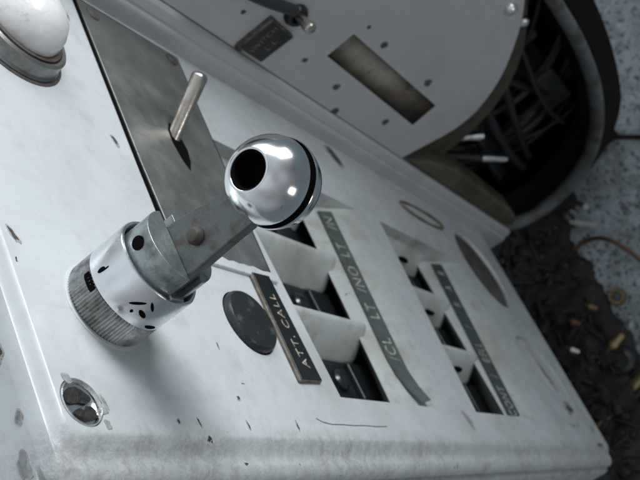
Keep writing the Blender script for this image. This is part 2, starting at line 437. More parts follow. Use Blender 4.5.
                                         # paler, worn-to-primer patches
for i, (u, v, a, b, rot) in enumerate([(-.612, 1.265, .008, .007, .3), (-.705, 1.20, .009, .008, .2), (-.688, 3.211, .035, .02, .3), (-.66, 1.275, .014, .005, .3), (-.640, 1.27, .006, .010, .2)]):
    c, s_ = math.cos(rot), math.sin(rot)
    chip_part('worn_patch', M['grey_chip'], (u, v, 0), ((a*c, a*s_, 0), (-b*s_, b*c, 0)), 60+i, n=17, jag=.30, h=.0006)
# hair-line scratch along the lower edge
ch = MB()
pts = [(-.652, 2.06), (-.642, 2.09), (-.637, 2.13), (-.638, 2.2), (-.637, 2.26), (-.639, 2.32), (-.638, 2.40), (-.640, 2.47)]
for (a, b), (c, d) in zip(pts, pts[1:]):
    ch.loft([(a-.0012, b, -.01), (a+.0012, b, -.01), (c+.0012, d, -.01), (c-.0012, d, -.01)], [(a-.0012, b, .0006), (a+.0012, b, .0006), (c+.0012, d, .0006), (c-.0012, d, .0006)])
# chips on the rounded top-left corner (upper side)
for i, (u, w, a, b) in enumerate([(-.80, -.07, .022, .009), (-.58, -.09, .022, .012), (-.56, -.2, .03, .02), (-.66, -.07, .012, .008)]):
    chip_part('paint_chip', M['chip'] if i % 2 == 0 else M['grey_chip'], (u, 1.1312, w), ((a, 0, 0), (0, 0, b)), 90+i, jag=.4, h=.002)
ch.build('scratch', M['chip'], panel, smooth=None)

pb = MB(); pb.box((-2.0, 5.2, -.85), (-.7, VF, -.30)); pb.build('pedestal', M['shell'], panel, bevel=.02)

# slot contents ------------------------------------------------------
for si, sl in enumerate(slots):
    def at(u):
        t = (u-SLOT_U0)/(SLOT_U1-SLOT_U0); return lerp(*sl['vl'], t), lerp(*sl['vr'], t)
    k = sl['k']
    def swat(u): return lerp(*sl['sw'], (u-SLOT_U0)/(SLOT_U1-SLOT_U0))
    # dark floor of the slot
    f = MB(); A = sec(sl, SLOT_U0+.01); B = sec(sl, SLOT_U1-.01)
    f.loft([(A[1][0], A[1][1]+.005, D-.001), (B[1][0], B[1][1]+.005, D-.001), (B[2][0], B[2][1]-.005, D-.001), (A[2][0], A[2][1]-.005, D-.001)],
           [(A[1][0], A[1][1]+.005, D+.012), (B[1][0], B[1][1]+.005, D+.012), (B[2][0], B[2][1]-.005, D+.012), (A[2][0], A[2][1]-.005, D+.012)])
    f.build('slot_floor', M['black'], panel)
    tops = (-1.70, -1.386, -1.075)
    for ri, ut in enumerate(tops):
        vl, vr = at(ut); v0 = vl-.02; v1 = vr
        wt = -.045; wb = D+.005
        # wedge: narrow rounded top, +u face leaning out into the cell
        th = .020; lean = .075
        prof = [(ut-th, wb), (ut-th, wt-.012), (ut-th+.006, wt), (ut-.004, wt), (ut+.006, wt-.006), (ut+.03, wt-.04), (ut+lean, wb+.025), (ut+lean+.01, wb)]
        ve = vr-swat(ut)-.02
        if ri == 0: prof = [(a, b) for a, b in prof]
        rb = MB()
        def ring(v, s): return [(ut+(a-ut)*s, v, wb+(b-wb)*s) for a, b in prof]
        n = len(prof)
        stations = [(v0, 1), (ve+.01, 1), (ve+.042, .97), (ve+.055, .88), (ve+.060, .7)]
        prev = None
        for vv, s_ in stations:
            cur = [rb.bm.verts.new(p) for p in ring(vv, s_)]
            if prev:
                for i in range(n): rb.bm.faces.new((prev[i], prev[(i+1) % n], cur[(i+1) % n], cur[i]))
            else: rb.bm.faces.new(cur[::-1])
            prev = cur
        rb.bm.faces.new(prev)
        part = rb.build('partition', [M['paint_slot'], M['hole']], panel, smooth=50)
        if si == 1:
            hb2 = MB(); hv = lerp(vl, ve, .70); d = Vector((lean-.03, 0, -(wt-.04-wb-.025))).normalized()
            dd = Vector((lean-.03, 0, (wb+.025)-(wt-.04))).normalized()
            hb2.blob((ut+.03+dd.x*.03, hv, wt-.04+dd.z*.03), ((0, .05, 0), tuple(dd*.013)), 40+ri, n=14, jag=.15, h=.003)
            hb2.build('slot_hole', M['hole'], part, smooth=None)
        # indicator lens in the cell
        ucell = ut+.165
        vl2, vr2 = at(ucell)
        lv = vl2+.42
        lb = MB(); lb.lathe([(.040, 0), (.040, .014), (.034, .020)]+[(.032*math.cos(t), .020+.007*math.sin(t)) for t in (0, .3, .6, .9, 1.2)]+[(0, .027)], (ucell, lv, D+.012), n=28)
        lb.build('indicator_lens', M['lens'], panel)
        lb = MB(); lb.box((ucell-.075, lv+.10, D+.010), (ucell+.075, lv+.24, D+.030))
        lb.build('contact_block', M['black'], panel, bevel=.008)
    # lettered strip on the sloping side of the slot
    u0, u1 = -1.665, -.752
    N = Vector((0, -k, 1)).normalized()
    def onslope(u, off, lift=.0):
        vl, vr = at(u); p = Vector((u, vr+off, off*k)); return p+N*lift
    sb = MB(); hw = sl['sh']/2
    nseg = 14; prevring = None
    for i in range(nseg+1):
        u = lerp(u0, u1, i/nseg); off = lerp(sl['st'][0], sl['st'][1], (u+1.6)/.85)
        curl = 0.; tw = 0.
        if si == 0 and u > -.93:                  # loose end peels away
            q = (u+.93)/.18; curl = .012*q*q; off += .035*q*q; tw = .03*q
            hwk = hw*(1-.55*q)
        else: hwk = hw
        R_ = [onslope(u, off-hwk, .003+curl), onslope(u, off+hwk, .003+curl+tw*.4), onslope(u, off+hwk, .009+curl+tw*.4), onslope(u, off-hwk, .009+curl)]
        cur = [sb.bm.verts.new(p) for p in R_]
        if prevring:
            for j in range(4): sb.bm.faces.new((prevring[j], prevring[(j+1) % 4], cur[(j+1) % 4], cur[j]))
        else: sb.bm.faces.new(cur[::-1])
        prevring = cur
    sb.bm.faces.new(prevring)
    strip = sb.build('label_strip', M['tape' if si == 0 else 'darktape'], panel, smooth=30)
    words = [('/CL', -.975), ('LT', -1.15), ('/NO', -1.305), ('LT', -1.46), ('/CL', -1.60)] if si == 0 else [('CONT', -.83), ('/', -.965), ('BELL', -1.10), ('/', -1.25), ('R', -1.395), ('A', -1.50), ('R', -1.60)]
    if si == 0: words = [('/CL', -.985), ('LT', -1.155), ('/NO', -1.31), ('LT', -1.455), ('/N', -1.60)]
    e = .01
    for wd, uc in words:
        off = lerp(sl['st'][0], sl['st'][1], (uc+1.6)/.85)
        p = onslope(uc, off, .0095); q = onslope(uc-e, lerp(sl['st'][0], sl['st'][1], (uc-e+1.6)/.85), .0095)
        X = (q-p).normalized(); Y = X.cross(N)*-1; Y = N.cross(X)
        text('lettering', wd, sl['sh']*(.92 if si == 0 else .84), (X, Y, N), p, strip, M['tapetext'], .0010, .95 if si == 0 else .72, 1.15)

# round recess (brown) and flush blank ----------------------------------
b = MB(); b.lathe([(0, -.014), (.20, -.014), (.250, -.016), (.262, -.022), (0, -.030)], (-1.73, 4.88, 0)); b.build('recessed_disc', M['darkbrown'], panel)
b = MB(); b.tube([(-1.945+.045*math.cos(t), 4.26+.27*math.sin(t), .001) for t in [2*math.pi*i/40 for i in range(41)]], [.007+.005*abs(math.sin(3*i)) for i in range(41)], 6)
b.build('brown_scuff_ring', M['brown'], panel)

# steel plate ----------------------------------------------------------
b = MB(); b.prism([(-2.085, 1.79), (-2.08, 2.27), (-1.145, 2.185), (-1.135, 1.89), (-1.16, 1.745), (-1.42, 1.752)], 2, .0, .008)
plate = b.build('steel_plate', M['steel'], panel, bevel=.0015)
b = MB(); b.prism([(-2.10, 1.778), (-2.09, 2.285), (-1.14, 2.20), (-1.13, 1.725), (-1.42, 1.738)], 2, -.004, .003)  # black sheet round the plate, painting its gap shadow
b.build('painted_gap_shadow', M['hole'], plate, smooth=None)
for (u, v) in ((-2.045, 1.845), (-2.045, 2.225)):
    b = MB(); b.lathe([(.026, .005), (.026, .011), (.020, .014), (0, .015)], (u, v, 0), n=24)
    sc = b.build('screw', M['darkbrown'], plate)
b = MB()                                           # leaf-shaped slot for the pin
L = [(-1.66, 2.0), (-1.62, 2.026), (-1.56, 2.034), (-1.51, 2.020), (-1.465, 1.994), (-1.50, 1.978), (-1.56, 1.966), (-1.62, 1.974)]
b.prism(L, 2, .0, .0088); b.build('pin_slot', M['hole'], plate)
b = MB()
p0, p1 = Vector((-1.590, 2.0, -.02)), Vector((-1.722, 2.0, .176)); d = (p1-p0).normalized()
pr = [p0, p0+d*.02, p1-d*.016, p1-d*.008, p1-d*.002, p1+d*.001]
b.tube(pr, [.019, .021, .0255, .024, .017, .006], 20); b.build('toggle_pin', M['pin'], panel)
# torn paint skin overlapping the lower end of the plate
b = MB()
rnd = random.Random(3)
top_ = [(-1.140+rnd.uniform(-.005, .005), v) for v in [1.72+.025*i for i in range(20)]]
b.prism([(-1.105, 1.71)]+top_+[(-1.105, 2.205)], 2, -.004, .0105)
b.build('paint_skin', M['paint'], panel, bevel=.004)

# white mushroom button -------------------------------------------------
bc = (-1.712, 1.418, 0)
tilt = Matrix.Rotation(math.radians(0), 3, 'X')
b = MB(); b.lathe([(.146, -.005), (.146, .006), (.140, .012), (.138, .044), (.131, .050), (.123, .047), (.118, .03), (0, .03)], bc)
col_ = b.build('button_collar', M['socket'], panel)
b = MB(); b.lathe([(.100, .03), (.104, .06), (.100, .09), (.086, .12), (.062, .142), (.032, .154), (0, .157)], bc)
for v_ in b.bm.verts:
    if v_.co.z > .05:
        q_ = v_.co-Vector(bc); f_ = 1+.09*noise.noise(v_.co*9+Vector((3, 1, 7)))
        v_.co = Vector(bc)+Vector((q_.x*f_, q_.y*f_, q_.z*(1+.06*noise.noise(v_.co*11))))
b.build('push_button', M['porcelain'], panel, smooth=80)

b = MB(); b.lathe([(.120, .034), (.118, .050), (.104, .050), (.100, .034)], bc, closed=True); b.build('grime_ring', M['darkbrown'], col_)
b = MB(); b.lathe([(.158, -.004), (.157, .002), (.148, .003), (.146, -.004)], bc, closed=True); b.build('grime_ring', M['chip'], col_)
# black round insert ------------------------------------------------------
b = MB(); b.lathe([(.094, -.05), (.094, .012), (.088, .020), (.05, .024), (0, .025)], (-.931, 1.940, 0)); b.build('black_disc', M['blackdisc'], panel)
# slotted screw in a chipped ring ------------------------------------------
b = MB(); b.lathe([(.049, -.03), (.049, -.002), (.0465, .002), (.043, -.004), (.042, -.008), (0, -.008)], (-.655, 1.218, 0), n=32)
sc = b.build('mounting_screw', M['silver'], panel)
b = MB()
b.blob((-.668, 1.218, -.008), ((.019, 0, 0), (0, .030, 0)), 5, n=15, jag=.3, h=.004)
b.build('dirt', M['heap'], sc, smooth=None)
b = MB(); b.blob((-.632, 1.222, -.008), ((.013, .003, 0), (0, .028, 0)), 6, n=15, jag=.3, h=.006)
b.build('dirt', M['heap'], sc, smooth=None)

# ATT. CALL label ----------------------------------------------------------
b = MB()
q = [(-1.118, 2.060), (-.757, 2.052), (-.764, 2.176), (-1.123, 2.160)]
b.prism(q, 2, -.002, .011)
np_ = b.build('name_plate', M['edgebrass'], panel, bevel=.006)
b = MB(); q2 = [(-1.114, 2.068), (-.763, 2.060), (-.768, 2.172), (-1.118, 2.157)]
b.prism(q2, 2, .006, .0128); b.build('plate_face', M['black'], np_, bevel=.002)
text('lettering', 'ATT. CALL', .046, ((-1, -.03, 0), (.03, -1, 0), (0, 0, 1)), (-.925, 2.118, .0130), np_, M['cream'], .0008, 1.0, 1.15)

# lever ----------------------------------------------------------------------
LU, LV = -.890, 1.383
b = MB(); b.lathe([(.1075, -.002), (.107, .0015), (.105, .0025), (0, .0025)], (LU, LV, 0)); lever_base = b.build('lever_base', M['paint'], panel)
b = MB()                                            # knurled ring: real teeth
n = 84; A = []; prof = [(.094, .002), (.1005, .008), (.1005, .066), (.094, .074)]
rings = []
for r, h in prof:
    ring_ = []
    for i in range(n*2):
        t = math.pi*i/n; rr = r+(.0022 if i % 2 else -.0022)
        ring_.append(b.bm.verts.new((LU+rr*math.cos(t), LV+rr*math.sin(t), h)))
    rings.append(ring_)
for a, c_ in zip(rings, rings[1:]):
    for i in range(2*n): b.bm.faces.new((a[i], a[(i+1) % (2*n)], c_[(i+1) % (2*n)], c_[i]))
b.bm.faces.new(rings[-1]); b.bm.faces.new(rings[0][::-1])
b.build('knurled_ring', M['knurl'], panel, smooth=20)
b = MB(); b.lathe([(.100, .070), (.1035, .072), (.1035, .160), (.1015, .163), (.0965, .163), (.0945, .160), (.0945, .110), (.0945, .072)], (LU, LV, 0), n=72, closed=True)
collar = b.build('lever_collar', M['satin'], panel, smooth=35)
b = MB()                                            # dark slots and engraved marks round the collar
def mark(ang, h, da, dh, r=.1036, slant=0.):
    k_ = 6
    pa = []; pb_ = []
    m_ = 10
    for i in range(m_):
        t = 2*math.pi*i/m_; a_ = ang+da*math.cos(t)*(1) ; hh = h+dh*math.sin(t)+slant*math.cos(t)
        pa.append((LU+(r-.004)*math.cos(a_), LV+(r-.004)*math.sin(a_), hh)); pb_.append((LU+(r+.0009)*math.cos(a_), LV+(r+.0009)*math.sin(a_), hh))
    b.loft(pa, pb_)
def cang(px): return px
for a_, h, da, dh, sl_ in [(-1.62, .098, .045, .010, 0), (-.66, .120, .12, .0045, .012), (-.40, .132, .09, .0045, -.008), (-.42, .106, .11, .006, -.004), (-.62, .098, .03, .004, 0), (.02, .082, .15, .005, 0), (-1.58, .108, .014, .010, 0)]:
    mark(a_, h, da, dh, .1036, sl_)
b.build('engraved_mark', M['hole'], collar, smooth=None)
b = MB()
def mark2(ang, h, da, dh):
    pa = []; pb_ = []
    for i in range(12):
        t = 2*math.pi*i/12; a_ = ang+da*max(-.85, min(.85, 1.2*math.cos(t))); hh = h+dh*max(-.8, min(.8, 1.2*math.sin(t)))
        pa.append((LU+.094*math.cos(a_), LV+.094*math.sin(a_), hh)); pb_.append((LU+.1042*math.cos(a_), LV+.1042*math.sin(a_), hh))
    b.loft(pa, pb_)
mark2(-1.60, .060, .24, .009); b.build('spanner_hole', M['hole'], collar, smooth=None)

# split drum inside the collar: two D-shaped cheeks with the arm between them
def dshape(r, v_lo, v_hi, n=40):
    P = []
    for i in range(n+1):
        v = lerp(v_lo, v_hi, i/n); P.append((LU-math.sqrt(max(0, r*r-(v-LV)**2)), v))
    for i in range(n, -1, -1):
        v = lerp(v_lo, v_hi, i/n); P.append((LU+math.sqrt(max(0, r*r-(v-LV)**2)), v))
    Q = []
    for p in P:
        if not Q or (Vector(p)-Vector(Q[-1])).length > 1e-5: Q.append(p)
    return Q
b = MB(); b.prism(dshape(.088, LV-.0879, LV-.018), 2, .05, .220); ck = b.build('drum_cheek', M['castgrey'], panel, bevel=.014)
b = MB(); b.lathe([(0, -.0014), (.0150, -.0014), (.0150, .02), (0, .02)], (-.900, LV-.0875, .188), axis=1, n=24); b.build('pivot_hole', M['hole'], ck)
b = MB(); b.prism(dshape(.088, LV+.018, LV+.0879), 2, .05, .222); b.build('drum_cheek', M['castgrey'], panel, bevel=.006)
b = MB(); b.lathe([(.094, .10), (.094, .112), (0, .112)], (LU, LV, 0)); b.build('collar_floor', M['hole'], panel)
b = MB(); b.prism([(-.845, 1.363), (-.795, 1.363), (-.795, 1.405), (-.845, 1.405)], 2, .1, .168); b.build('stop_block', M['castgrey'], panel, bevel=.004)
# flat arm
b = MB()
arm_poly = [(-.948, .10), (-.815, .10), (-.815, .25), (-.820, .34), (-.822, .46), (-.918, .46), (-.912, .38), (-.935, .25)]
b.prism([(p[0], p[1]) for p in arm_poly], 1, LV-.017, LV+.012)
arm = b.build('lever_arm', M['arm'], panel, bevel=.005)
b = MB(); b.lathe([(.018, .01), (.018, .018), (.013, .026), (0, .029)], (-.873, LV-.008, .272), frame=(Vector((1, 0, 0)), Vector((0, 0, -1)), Vector((0, -1, 0))), n=24)
b.build('rivet', M['darkbrown'], arm)
# ball knob : front dome with a bore, dark gap, thin back dome
KC = (-.872, LV, .462); KR = .0885
fr = (Vector((1, 0, 0)), Vector((0, 0, -1)), Vector((0, -1, 0)))     # axis towards -v
rb_ = .043; t0 = math.acos(rb_/KR)
prof = [(KR-.012, .009), (KR-.0012, .0105)]+[(KR*math.cos(t), .010+KR*math.sin(t)) for t in [t0*i/22 for i in range(1, 23)]]
hl = prof[-1][1]
prof += [(rb_+.0005, hl+.0016), (rb_-.0015, hl+.0024), (rb_-.0035, hl+.0014), (rb_-.0045, hl-.001), (rb_-.005, hl-.05)]
b = MB(); b.lathe(prof, KC, frame=fr, n=72); knob = b.build('knob', M['chrome'], panel, smooth=60)
b = MB(); b.lathe([(rb_-.0052, hl-.001), (rb_-.008, hl-.003), (rb_-.009, hl-.05), (0, hl-.05)], KC, frame=fr, n=40); b.build('knob_bore', M['hole'], knob)
b = MB(); b.lathe([(.074, .012), (.074, -.006), (KR+.0005, -.006)], KC, frame=fr, n=64); b.build('knob_gap', M['hole'], knob)
prof = [(.072, -.0075), (KR, -.0075), (KR+.0004, -.005), (KR+.0022, -.0045), (KR+.0036, -.007), (KR+.003, -.012), (KR+.001, -.017)]+[(KR*math.cos(t), -.015-KR*.8*math.sin(t)) for t in [math.pi/2*i/14 for i in range(1, 14)]]+[(0, -.015-KR*.8)]
b = MB(); b.lathe(prof, KC, frame=fr, n=72); b.build('knob_back', M['chrome'], knob, smooth=60)

# ================================================================== SWITCH BOX
box = empty('switch_box', (-2.7, VF, .4), 'white switch box, enamel darkened for shade, with rounded cover, open dark side full of cables', 'switch box')
US = -2.15
# moulding along the foot of the cover
b = MB()
prof = [(-2.30, -.10), (-2.118, -.10), (-2.112, .05), (-2.118, .066), (-2.126, .070), (-2.122, .078), (-2.128, .112), (-2.142, .123), (-2.30, .123)]
b.loft([(u, 1.62, w) for u, w in prof], [(u, 5.72, w) for u, w in prof]); b.build('base_moulding', M['paint_wall'], box, bevel=.004)
# cover plate
cov = [(1.65, .127), (3.99, .127), (4.035, .255), (4.085, .39), (4.09, .50), (4.06, .60), (3.96, .75), (3.83, .865), (3.67, .98), (3.52, 1.056), (3.33, 1.125), (3.08, 1.175), (2.8, 1.19), (1.65, 1.19)]
def chaikin(P, it=2, keep=(0, 1, 12, 13)):
    return P
def chaikin_open(P, keep, it=3):
    head, body, tail = P[:keep[0]], P[keep[0]:keep[1]], P[keep[1]:]
    for _ in range(it):
        Q = [body[0]]
        for a_, c_ in zip(body, body[1:]):
            a_, c_ = Vector(a_), Vector(c_); Q += [tuple(a_*.75+c_*.25), tuple(a_*.25+c_*.75)]
        body = Q+[body[-1]]
    return head+body+tail
cov = chaikin_open(cov, (1, 13))
b = MB(); b.prism(cov, 0, US-.09, US); cover = b.build('cover', [M['paint_wall'], M['barebrown']], box)
c = MB(); c.mi = 1
rq = [(2.920, .318), (3.790, .302), (3.775, .446), (2.922, .455)]
c.prism(rq, 0, US-.028, US+.05); cc = c.build('cutter', [M['paint_wall'], M['barebrown']], box)
boolean_cut(cover, [cc], bevel=.010)
for i, (v, w, r) in enumerate([(3.112, .502, .014), (3.128, .233, .014), (3.568, .504, .017), (3.605, .232, .015), (3.266, .139, .016), (2.949, .517, .008), (2.401, .259, .008), (2.531, .140, .018), (3.529, .432, .01), (2.846, .249, .01)]):
    chip_part('screw_hole', M['chip'], (US, v, w), ((0, r*1.25, 0), (0, 0, r)), 200+i, n=12, jag=.2, h=.003)
# gasket flange under the cover
gs = [(1.7, .10), (4.34, .10), (4.42, .24), (4.41, .44), (4.31, .67), (4.18, .81), (3.98, .95), (3.72, 1.055), (3.5, 1.12), (3.1, 1.185), (1.7, 1.19)]
gs = chaikin_open(gs, (1, 10))
b = MB(); b.prism(gs, 0, -2.28, -2.241); b.build('gasket', M['olive'], box, bevel=.008)
# rounded rim of the open side
def smooth_closed(P, it=2):
    for _ in range(it):
        Q = []
        for i in range(len(P)):
            a = Vector(P[i]); c_ = Vector(P[(i+1) % len(P)]); Q += [tuple(a*.75+c_*.25), tuple(a*.25+c_*.75)]
        P = Q
    return P
outer = [(1.60, 1.19), (3.6, 1.19), (4.3, 1.185), (4.85, 1.12), (5.35, .99), (5.72, .78), (5.90, .52), (5.93, .28), (5.82, .09), (5.6, .045), (4.0, .045), (1.60, .045)]
inner = [(1.70, 1.125), (3.6, 1.122), (4.28, 1.115), (4.82, 1.05), (5.30, .925), (5.65, .73), (5.82, .49), (5.84, .29), (5.75, .17), (5.56, .13), (4.0, .13), (1.70, .13)]
o2 = smooth_closed(outer); i2 = smooth_closed(inner)
b = MB()
def ring3(P, u): return [b.bm.verts.new((u, p[0], p[1])) for p in P]
def blend(t): return [(lerp(a[0], c_[0], t), lerp(a[1], c_[1], t)) for a, c_ in zip(o2, i2)]
R_ = [ring3(o2, -2.44), ring3(o2, -2.21), ring3(blend(.12), -2.172), ring3(blend(.35), -2.152), ring3(blend(.65), -2.152), ring3(blend(.88), -2.172), ring3(i2, -2.195), ring3(i2, -2.225), ring3(blend(.6), -2.24)]
for a, c_ in zip(R_, R_[1:]):
    for i in range(len(a)): b.bm.faces.new((a[i], a[(i+1) % len(a)], c_[(i+1) % len(a)], c_[i]))
b.build('rim', M['rim'], box, smooth=70)
b = MB(); b.prism([(4.02, .125), (5.55, .125), (5.72, .16), (5.60, .225), (5.45, .245), (4.5, .255), (4.2, .20)], 0, -2.30, -2.145); b.build('sill', M['sill'], box, bevel=.03)
# shell behind the rim (open towards the front)
def grow(P, d):
    out = []; n = len(P)
    for i in range(n):
        a, c_ = Vector(P[i-1]), Vector(P[(i+1) % n]); t = (c_-a).normalized(); nrm = Vector((-t.y, t.x))
        out.append(tuple(Vector(P[i])+nrm*d))
    return out
big = grow(o2, .16)
mid = sum((Vector(p) for p in big), Vector((0, 0)))/len(big)
if abs(max(p[0] for p in big)) < max(p[0] for p in o2): big = grow(o2, -.16)
big = [(min(p[0]+(.45 if p[0] > 4 else 0)*min(1, (p[0]-4)/1.2 if p[0] > 4 else 0), VF-.02), p[1]) for p in big]
b = MB()
R_ = [ring3(blend(.97), -2.245), ring3(blend(.5), -2.243), ring3(blend(.3), -2.43), ring3(big, -2.43), ring3(big, -3.6)]
for a, c_ in zip(R_, R_[1:]):
    for i in range(len(a)): b.bm.faces.new((a[i], a[(i+1) % len(a)], c_[(i+1) % len(a)], c_[i]))
wide = [(p[0]+.62*max(0, min(1, (p[0]-4.2)/1.2)), .6+(p[1]-.6)*1.06) for p in i2]
w1 = ring3(wide, -2.44); inn = ring3(wide, -3.4)
for a, c_ in ((inn, w1), (w1, R_[0])):
    for i in range(len(a)): b.bm.faces.new((a[i], a[(i+1) % len(a)], c_[(i+1) % len(a)], c_[i]))
b.bm.faces.new(inn); b.bm.faces.new(R_[-1])
b.build('shell', M['shell'], box, smooth=40)
b = MB(); b.box((-3.5, 1.9, .0), (-2.5, 2.2, 1.0)); 
b.bm.free()
for (w0, w1) in ((.15, .35), (.85, 1.05)):
    b = MB(); b.box((-3.4, 6.2, w0), (-2.6, VF, w1)); b.build('foot', M['shell'], box, bevel=.02)
# cables inside
rnd = random.Random(11)
def bez(a, c1, c2, d, n=18):
    P = []
    for i in range(n+1):
        t = i/n; P.append(tuple(Vector(a)*(1-t)**3+Vector(c1)*3*t*(1-t)**2+Vector(c2)*3*t*t*(1-t)+Vector(d)*t**3))
    return P
cabs = []
for i in range(15):
    w0 = rnd.uniform(.35, 1.0); w1 = rnd.uniform(.25, .95)
    u0 = rnd.uniform(-3.0, -2.50); u1 = rnd.uniform(-2.9, -2.48)
    cabs.append(((u0, 3.3, w0), (u0+.1, 4.1, w0-.1+rnd.uniform(-.15, .15)), (u1, 4.9, w1+rnd.uniform(-.25, .25)), (u1-.1, 5.9, w1), rnd.uniform(.022, .042)))
cabs += [((-2.45, 3.6, .86), (-2.40, 4.3, .80), (-2.42, 4.8, .62), (-2.5, 5.7, .50), .026),
         ((-2.45, 3.7, .72), (-2.38, 4.4, .62), (-2.40, 5.0, .42), (-2.5, 5.8, .42), .030),
         ((-2.5, 3.9, .55), (-2.42, 4.5, .50), (-2.42, 5.2, .30), (-2.5, 5.7, .26), .028),
         ((-2.6, 4.2, .95), (-2.45, 4.6, .9), (-2.45, 5.0, .75), (-2.44, 5.45, .82), .018)]
for i in range(16):
    v_ = rnd.uniform(4.6, 6.0); w_ = rnd.uniform(.3, .95)
    cabs.append(((-2.9+rnd.uniform(-.3, .3), v_-.5, 1.2), (-2.6+rnd.uniform(-.15, .1), v_-.1, .95), (-2.6+rnd.uniform(-.2, .15), v_+rnd.uniform(-.4, .3), .5), (-2.7, v_+rnd.uniform(-.8, .2), .05), rnd.uniform(.014, .040)))
for a in cabs:
    b = MB(); b.tube(bez(*a[:4]), a[4], 10); b.build('cable', M['rubber'], box, smooth=80)
b = MB(); b.box((-3.2, 5.0, .80), (-2.55, 5.45, .97)); b.build('terminal_box', M['greybox'], box, bevel=.02)
b = MB(); b.box((-3.0, 4.2, .86), (-2.62, 4.7, 1.02)); b.build('terminal_box', M['brown'], box, bevel=.02)
# bright tinned terminals at the lower lip
for (p, d) in (((-2.36, 4.56, .325), (.05, .03, .085)), ((-2.36, 4.95, .315), (.03, .10, .075))):
    p = Vector(p); d = Vector(d)
    b = MB(); b.tube([p-d*1.6, p, p+d], [.026, .026, .026], 12)
    t_ = b.build('terminal_sleeve', M['rubber'], box)
    b = MB(); b.tube([p+d*.2, p+d*.5, p+d*.9, p+d*1.35, p+d*1.6], [.028, .031, .026, .029, .020], 14); b.build('terminal_tip', M['silver'], t_)
for (v, w) in ((3.50, 1.005), (3.80, 1.015)):
    u_ = US if v < 3.6 else -2.24
    b = MB(); b.lathe([(.030, -.01), (.030, .012), (.024, .022), (.010, .030), (0, .031)], (u_, v, w-.02), axis=0, n=20); b.build('cover_screw', M['silver'], box)
# engraved name plate on the cover
b = MB(); q = [(2.500, .142), (2.655, .145), (2.668, .304), (2.508, .312)]
b.prism(q, 0, US-.004, US+.022); sp = b.build('name_plate', M['edgebrass'], box, bevel=.005)
b = MB(); b.prism([(2.512, .150), (2.648, .152), (2.660, .297), (2.520, .304)], 0, US+.016, US+.0245); b.build('plate_face', M['black'], sp, bevel=.002)
text('lettering', 'SWITCH', .036, ((0, -.04, 1), (0, -1, -.04), (1, 0, 0)), (US+.0248, 2.560, .226), sp, M['amber'], .001, 1.0, 1.05)
text('lettering', 'L.L', .034, ((0, -.04, 1), (0, -1, -.04), (1, 0, 0)), (US+.0248, 2.612, .226), sp, M['amber'], .001, 1.0, 1.3)
# toggle switch
tc = (US, 2.595, .372)
b = MB(); b.lathe([(.048, -.005), (.048, .012), (.040, .026), (.026, .026), (.022, .008), (0, .008)], tc, axis=0, n=6*4)
tg = b.build('toggle_switch', M['black'], box)
b = MB(); p0 = Vector((US, 2.590, .374)); p1 = Vector((-2.043, 2.598, .395)); d = (p1-p0).normalized()
b.tube([p0, p0+d*.06, p1-d*.015, p1-d*.006, p1], [.018, .020, .0255, .022, .008], 18); b.build('toggle_lever', M['pin'], tg)
b = MB(); b.tube([(US+.02, 2.12, .32), (US+.022, 2.30, .335), (US+.02, 2.42, .352), (US+.018, 2.56, .385)], [.026, .028, .024, .022], 14); b.build('switch_lead', M['rubber'], box)

# ================================================================== FLOOR DEBRIS
def heap_h(u, w):
    n = noise.fractal(Vector((u*3.1, w*3.1, 1.7)), .8, 2.1, 5)
    return n
b = MB(); nu, nw = 90, 60
U0, U1 = -2.75, -.1
grid = []
for i in range(nu+1):
    row = []
    for j in range(nw+1):
        u = lerp(U0, U1, i/nu)
        wl = (lerp(.44, .34, (u+2.75)/.5) if u < -2.25 else lerp(.34, .31, (u+2.25)/.95) if u < -1.3 else lerp(.31, .02, (u+1.3)/1.2))+.06*noise.noise(Vector((u*5, 3, 0)))+.03*noise.noise(Vector((u*17, 3, 0)))
        if u < -2.2: wl = lerp(.36, .55, min(1, (-2.2-u)/.2))
        w = lerp(-1.2, wl, j/nw)
        edge = max(0., min(1., (wl-w)/.22))
        h = (.05+.11*abs(heap_h(u, w)))*(edge**.6) + .02*noise.noise(Vector((u*18, w*18, 5)))*edge
        row.append(b.bm.verts.new((u, VF-max(h, 0)+(.006 if j == nw else 0), w)))
    grid.append(row)
for i in range(nu):
    for j in range(nw): b.bm.faces.new((grid[i][j], grid[i+1][j], grid[i+1][j+1], grid[i][j+1]))
rnd = random.Random(21)
def heap_top(u, w):
    i = min(nu, max(0, int((u-U0)/(U1-U0)*nu))); best = min(grid[i], key=lambda q: abs(q.co.z-w)); return best.co.y
for q in range(150):                               # offcuts, hoses and broken fittings half sunk in the heap
    u = rnd.uniform(-2.4, -.3); w = rnd.uniform(-.35, .24); y = heap_top(u, w)
    a = rnd.uniform(0, 6.28); l = rnd.uniform(.03, .13); el = rnd.uniform(-.3, .6)
    d = Vector((math.cos(a)*l, -el*l*.5, math.sin(a)*l)); p = Vector((u, y-.01, w)); r = rnd.uniform(.010, .034)
    if q % 3 == 0: b.tube([p-d, p-d*.3+Vector((0, -.02, 0)), p+d*.4+Vector((0, -.03, .01)), p+d], r*.7, 8)
    elif q % 3 == 1: b.tube([p-d*.5, p-d*.1, p-d*.08, p+d*.5], [r, r, r*1.5, r*1.5], 8)
    else:
        X = d.normalized()*l*.6; Y = X.cross(Vector((0, 1, 0))).normalized()*r*1.6; Z = X.cross(Y).normalized()*r*.6
        b.loft([p-X-Y-Z, p+X-Y-Z, p+X+Y-Z, p-X+Y-Z], [p-X-Y+Z, p+X-Y+Z, p+X+Y+Z, p-X+Y+Z])
